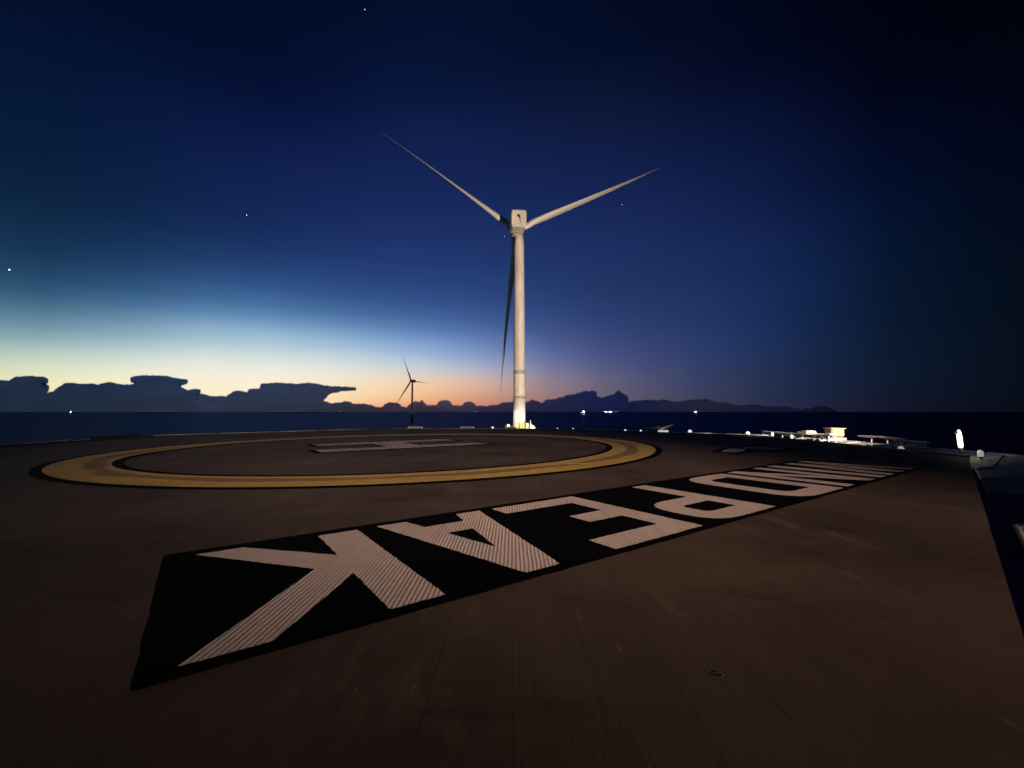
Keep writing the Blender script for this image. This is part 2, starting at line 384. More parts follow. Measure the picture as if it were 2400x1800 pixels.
def ragged(lp, amp, step=.05):
    out = []
    for i, p in enumerate(lp):
        q = lp[(i+1) % len(lp)]; d = math.hypot(q[0]-p[0], q[1]-p[1]); n = max(1, int(d/step)); out.append(p)
        for k in range(1, n):
            t = k/n; o = random.uniform(-amp, amp); out.append((p[0]+(q[0]-p[0])*t-(q[1]-p[1])/d*o, p[1]+(q[1]-p[1])*t+(q[0]-p[0])/d*o))
    return out
panel = sheet('lettering_panel', [ragged(roundp([(-.13, 1.91), (9.36, 1.91), (9.36, 3.57), (-.11, 3.57)], .03), .004, .12)], .004, M_black, deck)
LET = {
 'K': [[(1.04, 1.99), (.76, 1.99), (.76, 2.55), (.29, 1.99), (-.01, 1.99), (.60, 2.74), (.05, 3.45), (.31, 3.45), (.77, 2.92), (.77, 3.45), (1.05, 3.45)]],
 'A': [[(1.20, 3.46), (1.44, 3.46), (1.50, 3.22), (1.84, 3.22), (1.90, 3.46), (2.14, 3.46), (1.79, 1.99), (1.54, 1.99)], [(1.56, 2.97), (1.78, 2.97), (1.665, 2.48)]],
 'E': [[(2.27, 3.46), (2.27, 3.22), (3.05, 3.22), (3.05, 2.83), (2.65, 2.83), (2.65, 2.58), (3.04, 2.58), (3.04, 2.23), (2.27, 2.23), (2.27, 1.98), (3.29, 1.98), (3.29, 3.46)]],
 'P': [roundp([(4.25, 3.46), (4.51, 3.46), (4.51, 1.97), (3.50, 1.97), (3.50, 2.74), (4.25, 2.74)], .38, (3, 4)), roundp([(3.78, 2.50), (4.25, 2.50), (4.25, 2.22), (3.78, 2.22)], .08, (0, 3))],
 'D': [roundp([(5.18, 3.46), (6.24, 3.46), (6.24, 1.97), (5.12, 1.97)], .42, (0, 3)), roundp([(5.45, 3.21), (5.97, 3.21), (5.97, 2.23), (5.42, 2.23)], .17, (0, 3))],
 'N': [[(6.40, 3.46), (6.64, 3.46), (7.16, 2.50), (7.16, 3.46), (7.40, 3.46), (7.40, 1.98), (7.16, 1.98), (6.64, 2.94), (6.64, 1.98), (6.40, 1.98)]],
 'I': [[(7.62, 1.98), (7.90, 1.98), (7.90, 3.46), (7.62, 3.46)]],
 'W': [[(8.02, 1.98), (8.26, 1.98), (8.40, 2.96), (8.54, 1.98), (8.76, 1.98), (8.90, 2.96), (9.04, 1.98), (9.27, 1.98), (9.02, 3.46), (8.79, 3.46), (8.65, 2.52), (8.50, 3.46), (8.27, 3.46)]],
}
for ch, lp in LET.items():
    o = sheet('painted_letter', [ragged(roundp(l, .012) if len(l) < 20 else l, .0035, .025) for l in lp], .008, M_white, panel); o['label'] = 'white letter '+ch
# touchdown ring: slightly oval in plan as surveyed from the photograph
ea = math.atan2(.758, .652)
def ell(grow, n=160, dx=0, dy=0):
    out = []
    for i in range(n):
        t = 2*math.pi*i/n; a = (6.70+grow)*math.cos(t); b = (5.96+grow)*math.sin(t)
        out.append((CX+dx+a*math.cos(ea)-b*math.sin(ea), CY+dy+a*math.sin(ea)+b*math.cos(ea)))
    return out
def ringmat(t, b):
    p = gpos(t); x, y, z = sepx(t, p)
    dx = mth(t, 'SUBTRACT', x, CX); dy = mth(t, 'SUBTRACT', y, CY)
    a = mth(t, 'ADD', mth(t, 'MULTIPLY', dx, math.cos(ea)), mth(t, 'MULTIPLY', dy, math.sin(ea)))
    bb = mth(t, 'SUBTRACT', mth(t, 'MULTIPLY', dy, math.cos(ea)), mth(t, 'MULTIPLY', dx, math.sin(ea)))
    r = mth(t, 'SQRT', mth(t, 'ADD', mth(t, 'POWER', mth(t, 'MULTIPLY', a, 6.33/6.70), 2), mth(t, 'POWER', mth(t, 'MULTIPLY', bb, 6.33/5.96), 2)))
    an = mth(t, 'ARCTAN2', bb, a)
    cx = t.nodes.new('ShaderNodeCombineXYZ'); t.links.new(mth(t, 'MULTIPLY', an, 4.5), cx.inputs[0]); t.links.new(mth(t, 'MULTIPLY', r, 4.0), cx.inputs[1])
    n1 = noise(t, cx.outputs[0], 1.0, 5, .6); n2 = noise(t, p, 22, 4, .7); n3 = noise(t, cx.outputs[0], .45, 2)
    # a rubbed dark track along the middle of the ring
    tr = mth(t, 'ABSOLUTE', mth(t, 'SUBTRACT', mth(t, 'MULTIPLY_ADD', n1, .42, r), 5.80+.20))
    tw = mth(t, 'MULTIPLY_ADD', n3, .26, -.02)
    k = mth(t, 'LESS_THAN', tr, tw)
    ks = t.nodes.new('ShaderNodeMapRange'); ks.interpolation_type = 'SMOOTHSTEP'; ks.inputs['From Min'].default_value = .05; ks.inputs['From Max'].default_value = -.03
    t.links.new(mth(t, 'SUBTRACT', tr, tw), ks.inputs['Value'])
    col = ramp(t, n1, [(.3, (.31, .205, .030)), (.7, (.43, .30, .052))])
    col = mul(t, col, mth(t, 'MULTIPLY_ADD', n2, .35, .82))
    col = mixc(t, mth(t, 'MULTIPLY', ks.outputs[0], .75), col, (.10, .055, .016))
    h, s = ridges(t, p); col = mul(t, col, mth(t, 'MULTIPLY_ADD', s, -.2, 1.0))
    t.links.new(col, b.inputs['Base Color']); bump(t, b, h, .002)
M_ring = mat('yellow_ring_paint', (.3, .2, .04), .75, build=ringmat)
ring = sheet('touchdown_ring', [ell(0), ell(-.93, dx=-.10, dy=-.08)], .008, M_ring, deck, False)
ring['label'] = 'worn yellow landing circle'
sheet('ring_border', [ell(.14), ell(0.002)], .0045, M_black, ring, False)
sheet('ring_border', [ell(-.932, dx=-.10, dy=-.08), ell(-1.09, dx=-.10, dy=-.08)], .0045, M_black, ring, False)
HX = [(2.35, 10.38), (6.75, 10.38), (6.75, 11.12), (5.0, 11.12), (5.0, 12.30), (6.75, 12.30), (6.75, 13.1), (2.70, 13.1), (2.70, 12.30), (4.10, 12.30), (4.10, 11.12), (2.35, 11.12)]
hb = []
cxh, cyh = 4.55, 11.665
hh = sheet('landing_letter', [HX], .008, M_worn, deck); hh['label'] = 'worn pale letter H inside the landing circle'
HB = [(2.2, 10.23), (6.9, 10.23), (6.9, 11.24), (5.12, 11.24), (5.12, 12.18), (6.9, 12.18), (6.9, 13.24), (2.55, 13.24), (2.55, 12.18), (3.98, 12.18), (3.98, 11.24), (2.2, 11.24)]
sheet('letter_border', [HB], .004, M_black, hh)
wm = sheet('faded_marking', [[(10.03, 5.50), (10.66, 5.66), (10.84, 5.46), (10.70, 5.30), (10.24, 5.12), (9.66, 5.02), (9.66, 5.33)],
      [(11.22, 5.66), (11.65, 5.62), (11.82, 5.27), (12.11, 4.93), (11.65, 4.83), (11.19, 4.75), (10.97, 4.86), (11.02, 5.12), (10.93, 5.45)]], .008, M_worn, deck)
sheet('marking_border', [roundp([(9.45, 4.85), (10.3, 4.85), (10.9, 4.62), (12.3, 4.70), (12.0, 5.3), (11.8, 5.8), (10.6, 5.85), (9.45, 5.5)], .1)], .004, M_black, wm)
sheet('repainted_patch', [[(.95, 7.55), (1.36, 7.68), (1.34, 7.77), (.94, 7.66)]], .012, mat('pale_yellow_paint', (.55, .36, .12), .7), ring, False)
# recessed tie-down cup in the foreground
tp = thing('tie_down', (.70, 1.58, 0), 'small round recessed tie down cup in the dark deck foreground', 'tie-down fitting'); tp.scale = (.6, .6, .6)
bm = BM(); lathe(bm, [(.020, .0015), (.034, .0015), (.037, .004), (.042, .004), (.045, .001)], 32, cap=False); obj('cup_rim', bm, mat('cup_rim', (.06, .057, .054), .6, spec=.2), tp, True)
bm = BM(); lathe(bm, [(.0, .002), (.034, .002)], 32, cap=False); obj('cup_floor', bm, mat('cup_floor', (.02, .018, .016), .8, spec=.1), tp)
bm = BM(); tube(bm, (-.033, 0, .0035), (.033, 0, .0035), .0035, seg=8); obj('lashing_bar', bm, mat('lashing_bar', (.035, .033, .03), .6), tp, True)

# ------------------------------------------------------------------ safety nets round the edge
def netmat():
    m = bpy.data.materials.new('safety_net'); m.use_nodes = True; t = m.node_tree; b = t.nodes['Principled BSDF']
    tcn = t.nodes.new('ShaderNodeTexCoord'); x, y, z = sepx(t, tcn.outputs['Object'])
    g = .028
    fx = mth(t, 'ABSOLUTE', mth(t, 'SUBTRACT', mth(t, 'FRACT', mth(t, 'MULTIPLY', x, 1/g)), .5)); fy = mth(t, 'ABSOLUTE', mth(t, 'SUBTRACT', mth(t, 'FRACT', mth(t, 'MULTIPLY', y, 1/g)), .5))
    al = mth(t, 'GREATER_THAN', mth(t, 'MAXIMUM', fx, fy), .27)
    n = noise(t, tcn.outputs['Object'], 3, 4)
    t.links.new(ramp(t, n, [(.3, (.34, .30, .27)), (.7, (.52, .47, .43))]), b.inputs['Base Color'])
    b.inputs['Roughness'].default_value = .8; t.links.new(al, b.inputs['Alpha']); return m
M_net = netmat()
def net_panel(p0, p1, n, z0=-.25, z1=-.03, depth=1.5):
    p0 = Vector(p0); p1 = Vector(p1); n = Vector(n).normalized(); d = p1-p0; ln = d.length; d.normalize()
    o = n*depth
    fr = BM()
    A = Vector((p0.x, p0.y, z0)); B = Vector((p1.x, p1.y, z0)); D = Vector((p0.x+o.x, p0.y+o.y, z1)); E = Vector((p1.x+o.x, p1.y+o.y, z1))
    X = (B-A).normalized(); Y = (D-A).normalized(); Z = X.cross(Y); dd = (D-A).length
    Mx = Matrix(((X.x, Y.x, Z.x, A.x), (X.y, Y.y, Z.y, A.y), (X.z, Y.z, Z.z, A.z), (0, 0, 0, 1)))
    for a, b in (((0, 0, 0), (ln, 0, 0)), ((0, dd, 0), (ln, dd, 0)), ((0, 0, 0), (0, dd, 0)), ((ln, 0, 0), (ln, dd, 0)), ((ln/2, 0, 0), (ln/2, dd, 0))): tube(fr, a, b, .022, seg=8)
    f = obj('net_frame', fr, M_galv, deck, True); f.matrix_local = Mx
    bm = BM(); q = [bm.verts.new(v) for v in ((.022, .022, 0), (ln-.022, .022, 0), (ln-.022, dd-.022, 0), (.022, dd-.022, 0))]; bm.faces.new(q)
    nt_ = obj('net_mesh', bm, M_net, f)
    for s in (.2, .8):
        bm = BM(); tube(bm, (ln*s, -.2, 0), (ln*s, -.024, 0), .009, seg=6); obj('hinge_arm', bm, M_black, f)
def edge_nets(a, b, count, n, **k):
    a = Vector((*a, 0)); b = Vector((*b, 0)); d = b-a
    for i in range(count):
        s = i/count+.06/d.length; e = (i+1)/count-.06/d.length
        net_panel(a+d*s+Vector(n).normalized()*.18, a+d*e+Vector(n).normalized()*.18, n, **k)
edge_nets((-13, 6.2), (-13, 16.2), 5, (-1, 0, 0)); edge_nets((-13, 16.2), (-6.6, 22.7), 4, (-1, 1, 0))
edge_nets((-6.6, 22.7), (2.6, 22.7), 4, (0, 1, 0)); edge_nets((2.6, 22.7), (9.05, 16.2), 4, (1, 1, 0))
edge_nets((9.05, 16.2), (9.05, 8.83), 3, (1, 0, 0))
for a, b in (((8.95, 8.60), (6.52, 6.12)), ((4.95, 4.42), (3.2, 2.67))):
    net_panel((*a, 0), (*b, 0), (1, -1, 0), z0=-.22, z1=.0)
net_panel((9.25, 8.6, 0), (10.2, 7.9, 0), (1, .2, 0), z0=-.2, z1=-.05, depth=1.2)

# ------------------------------------------------------------------ perimeter lights
def ground(px, py, z=0):
    d = direc(px, py); t = (z-EYE)/d.z; return d.x*t, d.y*t
def make_light():
    t = thing('perimeter_light', (0, 0, 0), '', 'deck light')
    bm = BM(); lathe(bm, [(.085, 0), (.085, .03), (.06, .045)], 20); obj('light_base', bm, M_galv, t, True)
    bm = BM(); lathe(bm, [(.055, .046), (.055, .075), (.045, .10), (.022, .118), (.002, .122)], 20, cap=False); obj('glass_dome', bm, M_lampdim, t, True)
    return t
pl = make_light()
PLS = [((-1.0, 22.95), 1.1, 'pale round deck light on the far edge, left of the lit tower'),
       ((2.35, 22.95), .6, 'faint deck light on the far edge just right of the lit tower'),
       ((3.1, 22.5), .6, 'faint deck light, second one right of the lit tower'),
       ((5.2, 20.35), .8, 'dim deck light left of the paired grey ones by the angled floodlight'),
       ((5.75, 19.8), .8, 'dim grey deck light nearest the left side of the angled floodlight'),
       ((7.3, 18.2), 1.35, 'bright white deck light right of the angled floodlight'),
       ((8.9, 16.75), 1.3, 'bright deck light at the corner before the lit walkway gear')]
M_bright = mat('bright_dome', (.9, .9, .85), .3, emit=(1, .97, .9), strength=.9)
for i, ((x, y), s, lb) in enumerate(PLS):
    o = pl if i == 0 else copy_tree(pl)
    o.location = (x, y, 0.0); o.scale = (s, s, s); tag(o, lb, 'deck light', 'deck lights along the helideck edge')
    if s > 1:
        for ch in o.children:
            if ch.name.startswith('glass_dome'):
                ch.data = ch.data.copy(); ch.data.materials[0] = M_bright
# low edge floodlights
def edge_flood(x, y, rz, sx, m, label):
    t = thing('edge_floodlight', (x, y, 0), label, 'floodlight', 'low floodlights on the helideck edge', rz)
    bm = BM(); box(bm, (-.22*sx, -.10, .02), (.22*sx, .08, .13), bev=.015); obj('housing', bm, M_wpaint, t)
    bm = BM(); box(bm, (-.19*sx, -.112, .035), (.19*sx, -.102, .115)); obj('lens', bm, m, t)
    for q in (-.14, .14):
        bm = BM(); box(bm, ((q-.02)*sx, -.06, .0), ((q+.02)*sx, .06, .02)); obj('bracket', bm, M_galv, t)
M_fl0 = mat('floodlight_glass_off', (.25, .27, .33), .25)
edge_flood(-5.0, 22.95, R(0), 1.7, M_fl0, 'low unlit floodlight on the far edge below the small far turbine')
edge_flood(-2.3, 22.95, 0, 1.6, M_fl0, 'long low unlit floodlight left of the lit tower, between two others')
edge_flood(-1.0+.95, 22.95, 0, 1.2, M_fl0, 'low unlit floodlight closest on the left to the lit tower')
# angled open floodlight on the right part of the edge
fx, fy = 6.55, 19.25
t = thing('angled_floodlight', (fx, fy, 0), 'tilted white floodlight with raised lid on the right far deck edge', 'floodlight', rz=R(-20))
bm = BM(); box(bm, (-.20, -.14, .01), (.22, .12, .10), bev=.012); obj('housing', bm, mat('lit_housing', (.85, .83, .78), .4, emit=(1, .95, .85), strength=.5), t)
bm = BM(); M = Matrix.Translation((.05, .1, .15)) @ Matrix.Rotation(R(-22), 4, 'Y'); box(bm, (-.15, -.02, .0), (.42, .01, .09), M); obj('raised_lid', bm, M_wpaint, t)
bm = BM(); M = Matrix.Translation((-.5, .12, .12)) @ Matrix.Rotation(R(-6), 4, 'Y'); box(bm, (-.22, -.02, .0), (.42, .01, .12), M); obj('back_plate', bm, mat('grey_plate', (.22, .2, .2), .6), t)
# dark folded frame beyond the left edge
t = thing('folded_frame', (-14.1, 15.9, 0), 'low dark folded frame standing on the left far deck edge', 'deck fitting', rz=R(90))
bm = BM(); box(bm, (-.95, -.08, -.05), (.95, .12, .08), bev=.02); obj('cover', bm, M_dark, t)
bm = BM()
for i in range(7): tube(bm, (-.95-i/7*.9, 0, .06-.11*(i/7)**2), (-.95-(i+1)/7*.9, 0, .06-.11*((i+1)/7)**2), .012, seg=6)
obj('hoop', bm, M_dark, t)
bm = BM(); lathe(bm, [(.04, -.03), (.04, .03), (.02, .05)], 16, Matrix.Translation((-.7, .2, 0))); obj('marker_dome', bm, M_galv, t, True)
t = thing('mooring_cleat', (-8.95, 20.45, 0), 'tiny dark double horned cleat on the left far deck edge', 'deck fitting', rz=R(45))
bm = BM(); box(bm, (-.10, -.05, 0), (.10, .05, .03)); tube(bm, (-.05, 0, .02), (-.09, 0, .13), .018); tube(bm, (.05, 0, .02), (.09, 0, .12), .018); obj('cleat_body', bm, M_dark, t)

# ------------------------------------------------------------------ walkway gear beyond the right edge
def rail(name, pts, posts, m, label, zt, rad=.022, braces=()):
    t = thing(name, (pts[0][0], pts[0][1], 0), label, 'handrail', 'handrails of the walkway beyond the right edge')
    o = Vector((pts[0][0], pts[0][1], 0))
    bm = BM()
    for a, b in zip(pts, pts[1:]): box_between(bm, Vector((*a, zt))-o, Vector((*b, zt))-o, rad*1.3)
    obj('top_rail', bm, m, t)
    for k in posts:
        a = Vector((*pts[0], 0)).lerp(Vector((*pts[-1], 0)), k)-o
        bm = BM(); tube(bm, (a.x, a.y, -.30), (a.x, a.y, zt), rad, seg=8); obj('post', bm, m, t, True)
    for k0, k1 in braces:
        a = Vector((*pts[0], 0)).lerp(Vector((*pts[-1], 0)), k0)-o; b = Vector((*pts[0], 0)).lerp(Vector((*pts[-1], 0)), k1)-o
        bm = BM(); tube(bm, (a.x, a.y, zt), (b.x, b.y, -.1), rad, seg=8); obj('brace', bm, m, t, True)
    return t
def box_between(bm, a, b, r):
    tube(bm, a, b, r, seg=8)
X0 = 10.85
rail('walkway_rail', [(X0, 19.2), (X0, 16.5)], (0, .5, 1), M_wpaint, 'pale low handrail at the left end of the lit walkway gear', .03, .04, ((.5, .9),))
rail('walkway_rail', [(X0+.05, 16.9), (X0+.05, 15.0)], (.1, .45, .75), M_wpaint, 'white low handrail running up to the cream cabinet', .08, .045, ((.6, 1),))
rail('walkway_rail', [(X0, 13.9), (X0, 12.9), (X0, 12.3)], (.3, .65), mat('rusty_rail', (.38, .26, .23), .6), 'thin rusty low handrail right of the cream cabinet', .14, .026, ((.75, 1),))
rail('walkway_rail', [(X0, 12.45), (X0, 11.55)], (.05, .45, .85), M_galv, 'grey low handrail right of the reddish one, above the hose clutter', .10, .022, ((.7, 1),))
def block(name, x, y, z0, w, d, h, m, label, cat, bev=.02, detail=None):
    t = thing(name, (x, y, z0), label, cat)
    bm = BM(); box(bm, (-w/2, -d/2, 0), (w/2, d/2, h), bev=bev); obj('housing', bm, m, t)
    if detail: detail(t, w, d, h)
    return t
def cab(t, w, d, h):
    bm = BM(); box(bm, (-w/2+.03, -d/2-.012, .04), (-.01, -d/2-.002, h-.04), bev=.003); obj('door', bm, M_cream, t)
    bm = BM(); box(bm, (.01, -d/2-.012, .04), (w/2-.03, -d/2-.002, h-.04), bev=.003); obj('door', bm, M_cream, t)
    bm = BM(); box(bm, (-w/2-.03, -d/2-.03, h+.002), (w/2+.03, d/2+.03, h+.03)); obj('lid', bm, M_cream, t)
    bm = BM(); box(bm, (-w/2+.02, -d/2+.05, -.40), (w/2-.02, d/2-.03, -.002)); obj('plinth', bm, M_red, t)
    bm = BM(); box(bm, (-w/2-.3, -d/2+.0, -.14), (w/2+.05, -d/2+.045, -.05)); obj('shelf', bm, M_wpaint, t)
block('equipment_cabinet', 10.6, 14.6, .10, .42, .35, .24, M_cream, 'cream double door cabinet standing highest in the lit walkway gear', 'cabinet', detail=cab)
def vent(t, w, d, h):
    bm = BM()
    for i in range(4): box(bm, (-w/2+.04, -d/2-.01, .02+i*h/5), (w/2-.04, -d/2-.002, .04+i*h/5))
    obj('louvre', bm, M_galv, t)
block('ventilator_box', 10.7, 16.0, .09, .36, .3, .13, M_wpaint, 'small white louvred box on the rail left of the cream cabinet', 'ventilator', detail=vent)
def lampfix(x, y, z, s, m, label, tall=False):
    t = thing('bulkhead_lamp', (x, y, z), label, 'lamp', 'small lamps along the walkway beyond the right edge')
    bm = BM(); lathe(bm, [(.045*s, 0), (.05*s, .02*s), (.05*s, .10*s), (.03*s, .13*s), (.005, .14*s)], 16); obj('glass', bm, m, t, True)
    bm = BM(); lathe(bm, [(.055*s, -.03*s), (.055*s, -.002)], 16); obj('mount', bm, M_galv, t, True)
    bm = BM(); tube(bm, (0, 0, -.4), (0, 0, -.03*s), .015); obj('stem', bm, M_galv, t)
M_l2 = mat('walkway_lamp_glass', (.9, .88, .8), .3, emit=(1, .93, .78), strength=.3)
lampfix(10.2, 17.4, -.05, 1.1, M_l2, 'leftmost bright lamp below the pale handrail')
lampfix(10.2, 16.2, -.07, 1.0, M_l2, 'bright lamp below the white louvred box')
lampfix(10.2, 12.9, -.12, .9, M_lampdim, 'dim lamp below the reddish handrail')
lampfix(10.1, 12.75, -.06, .8, M_l2, 'lamp at the right end of the reddish handrail')
lampfix(9.75, 11.15, -.14, 1.3, M_l2, 'bright lamp at the right end of the lit walkway gear')
t = thing('ladder_stand', (10.15, 14.2, -.2), 'upright white folding stand right beside the cream cabinet', 'stand')
for dx in (-.03, .18):
    bm = BM(); tube(bm, (dx, 0, -.1), (dx, 0, .36), .025); obj('leg', bm, M_wpaint, t)
bm = BM(); box(bm, (-.06, -.1, .36), (.21, .1, .40), bev=.01); obj('top_plate', bm, M_wpaint, t)
bm = BM(); tube(bm, (-.35, 0, .22), (.0, 0, .0), .03); obj('brace', bm, M_wpaint, t)
t = thing('hose_bundle', (10.55, 11.9, -.1), 'grey coiled hose heaped under the right hand walkway rail', 'hose')
bm = BM()
hp = [(-.38+.0075*i, .04*math.sin(i*.21), .085+.075*math.sin(i*.52)+.012*math.sin(i*.19)) for i in range(110)]
hp = [(x+.07*math.cos(i*.52), y, z) for i, (x, y, z) in enumerate(hp)]
for a, b in zip(hp, hp[1:]): tube(bm, a, b, .02, seg=6)
obj('coils', bm, mat('grey_hose', (.42, .42, .44), .5), t, True)
# tall glowing lamp at the right hand corner
t = thing('glowing_lantern', (10.0, 9.9, 0), 'tall narrow glowing white lantern standing at the right deck corner', 'lamp')
bm = BM(); lathe(bm, [(.03, .10), (.042, .13), (.046, .30), (.040, .40), (.034, .46), (.02, .495), (.002, .50)], 20, Matrix.Rotation(R(-4), 4, 'Y')); obj('glass_tube', bm, M_lamp, t, True)
bm = BM(); lathe(bm, [(.045, -.3), (.045, -.02), (.035, .098)], 16); obj('post', bm, M_dark, t, True)
bm = BM(); lathe(bm, [(.02, .40), (.035, .43), (.02, .47)], 12, Matrix.Translation((-.085, 0, 0))); tube(bm, (-.085, 0, .40), (-.02, 0, .38), .008); obj('side_sensor', bm, M_wpaint, t, True)
lampfix(10.05, 9.55, -.06, 1.0, M_l2, 'small white lamp at the foot of the tall glowing lantern')
pd = bpy.data.lights.new('lantern_glow', 'POINT'); po = bpy.data.objects.new('lantern_glow', pd); C.objects.link(po); po.parent = t; po.location = (-.02, -.12, .3); pd.energy = 2.0; pd.color = (1, .95, .8); pd.shadow_soft_size = .05
# ------------------------------------------------------------------ wind turbines
def towerpaint(t, b):
    p = gpos(t); n = noise(t, mapping(t, p, (.5, .5, .09)), 1, 5, .6); f = noise(t, mapping(t, p, (3, 3, .1)), 1, 3)
    col = ramp(t, n, [(.32, (.46, .40, .35)), (.68, (.72, .68, .62))]); col = mul(t, col, mth(t, 'MULTIPLY_ADD', f, .2, .9))
    t.links.new(col, b.inputs['Base Color'])
M_tower = mat('tower_paint', (.65, .62, .58), .5, build=towerpaint)
M_tp = mat('transition_piece_white', (.8, .78, .74), .45)
M_flange = mat('flange_dark_band', (.34, .30, .26), .6)  # plain darker grey-brown colour of the flange rings and yaw bearing
M_blade = mat('blade_paint', (.60, .58, .54), .45)
M_tpy = mat('transition_yellow', (.70, .50, .05), .5)
def blade_bm(length=71, root=1.3, wide=1.0):
    bm = BM(); secs = []
    n = 34
    for i in range(n+1):
        s = i/n; r = 2.2+s*(length-2.2)
        if s < .06: ch = root*2*1.0; th = root*2*1.0
        else:
            ch = max(4.1*(1-abs(s-.2)/.14*.16) if s < .2 else 4.1*(1-(s-.2)/.8)**.85, .5); ch = max(ch, root*2*(1-(s-.06)/.10)) if s < .16 else ch
            th = max(min(root*2, root*2*(1-s)**2.2*1.1), .05)
        tw = R(16)*(1-s)**2
        pb = 2.2*s*s
        ring = []
        for k in range(16):
            a = 2*math.pi*k/16; x = wide*(ch*.5*math.cos(a)-(ch*.18 if s > .06 else 0)); y = wide*th*.5*math.sin(a)*(1-.35*math.cos(a))
            ring.append(bm.verts.new((x*math.cos(tw)-y*math.sin(tw), x*math.sin(tw)+y*math.cos(tw)+pb, r)))
        secs.append(ring)
    for a, b in zip(secs, secs[1:]):
        for k in range(16): bm.faces.new((a[k], a[(k+1) % 16], b[(k+1) % 16], b[k]))
    bm.faces.new(list(reversed(secs[0]))); bm.faces.new(secs[-1])
    return bm
def turbine(loc, plat, hub_z, yaw, tilt, phase, pitch, label, detail=True):
    t = thing('wind_turbine', loc, label, 'wind turbine')
    g = hub_z-plat; hz = hub_z-SEA; pz = plat-SEA              # heights above the waterline, where the root stands
    bm = BM(); lathe(bm, [(3.0, -12), (3.0, pz*.55), (2.6, pz-.4)], 48); obj('transition_piece', bm, M_tpy if detail else M_dark, t, True)
    bm = BM(); lathe(bm, [(2.52, pz), (2.46, pz+12.0)], 64); obj('tower_base', bm, M_tp, t, True)
    prof = []
    for s in range(25):
        k = s/24; prof.append((2.40-.36*k-.34*max(0, k-.93)/.07, pz+12.9+(hz-3.9-pz-12.9)*k))
    bm = BM(); lathe(bm, prof, 64); obj('tower', bm, M_tower, t, True)
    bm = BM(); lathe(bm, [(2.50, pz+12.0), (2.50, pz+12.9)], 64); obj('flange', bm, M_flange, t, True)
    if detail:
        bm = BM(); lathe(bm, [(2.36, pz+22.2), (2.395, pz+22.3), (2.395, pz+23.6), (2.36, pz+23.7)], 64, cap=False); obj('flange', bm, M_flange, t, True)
    Rn = Matrix.Translation((-.9 if detail else 0, 0, hz)) @ Matrix.Rotation(yaw, 4, 'Z') @ Matrix.Rotation(tilt, 4, 'X')   # local +Y points along the rotor axis, away from the viewer
    # nacelle: rounded box, narrowing a little at roof and floor
    bm = BM()
    secs = []
    for yy, k in ((-9.2, .90), (-8.6, 1.0), (3.0, 1.0), (4.2, .8)):
        ring = []
        for x, z in roundp([(-2.75*k, -3.3*k), (2.75*k, -3.3*k), (3.15*k, -1.6), (3.2*k, 1.2), (3.05*k, 3.6*k), (-3.05*k, 3.6*k), (-3.2*k, 1.2), (-3.15*k, -1.6)], .7, (0, 1, 4, 5), 4):
            ring.append(bm.verts.new((x, yy, z)))
        secs.append(ring)
    for a, b in zip(secs, secs[1:]):
        for i in range(len(a)): bm.faces.new((a[i], a[(i+1) % len(a)], b[(i+1) % len(a)], b[i]))
    bm.faces.new(list(reversed(secs[0]))); bm.faces.new(secs[-1])
    bmesh.ops.recalc_face_normals(bm, faces=bm.faces)
    nc = obj('nacelle', bm, M_tower, t); nc.matrix_local = Rn
    bm = BM(); box(bm, (-2.5, -8.4, 3.62), (2.5, 2.6, 3.95)); obj('roof_trim', bm, M_red, nc)
    bm = BM(); lathe(bm, [(2.35, -4.6), (2.35, -3.5)], 48); obj('yaw_bearing', bm, M_flange, nc, True)
    if detail:
        bm = BM(); lathe(bm, [(0.001, -9.26), (.55, -9.26), (.62, -9.18)], 24, Matrix.Translation((-.12, 0, 1.15)) @ Matrix.Rotation(R(90), 4, 'X') @ Matrix.Scale(-1, 4, (0, 0, 1)), cap=False)
        bmesh.ops.recalc_face_normals(bm, faces=bm.faces)
        for i in range(9):
            a = i/9; b_ = (i+1)/9
            f_ = lambda q: (.10+.42*math.sin(q*1.9), -9.24, 1.25-2.7*q)
            tube(bm, f_(a), f_(b_), .26*(1-a)+.09, .26*(1-b_)+.09, seg=8)
        obj('rear_emblem', bm, mat('emblem_dark', (.06, .05, .045), .6), nc, True)
        bm = BM(); box(bm, (-.9, -9.235, -2.05), (.3, -9.205, -1.95)); obj('rear_step', bm, mat('emblem_line', (.30, .26, .22), .6), nc)
        for sx in (-1.6, 1.6):
            bm = BM(); tube(bm, (sx, -7.5, 3.95), (sx, -7.5, 5.0), .05); obj('wind_mast', bm, M_dark, nc)
    bm = BM(); lathe(bm, [(2.0, 4.25), (2.35, 5.0), (2.45, 6.6), (2.1, 7.9), (1.2, 8.9), (.05, 9.3)], 40, Matrix.Rotation(R(-90), 4, 'X'))
    hb = obj('hub', bm, M_blade, nc, True)
    for k in range(3):
        B = obj('blade', blade_bm(wide=1 if detail else 1.35), M_blade, hb, True)
        B.matrix_local = Matrix.Translation((0, 6.2, 0)) @ Matrix.Rotation(phase+R(120*k), 4, 'Y') @ Matrix.Rotation(pitch, 4, 'Z')
    return t, pz
T, pz = turbine((3.0, 182, SEA), -5.8, 79.2, R(4.2), R(5), R(-53.5), R(58), 'large white floodlit wind turbine seen from behind, towering over the helideck')
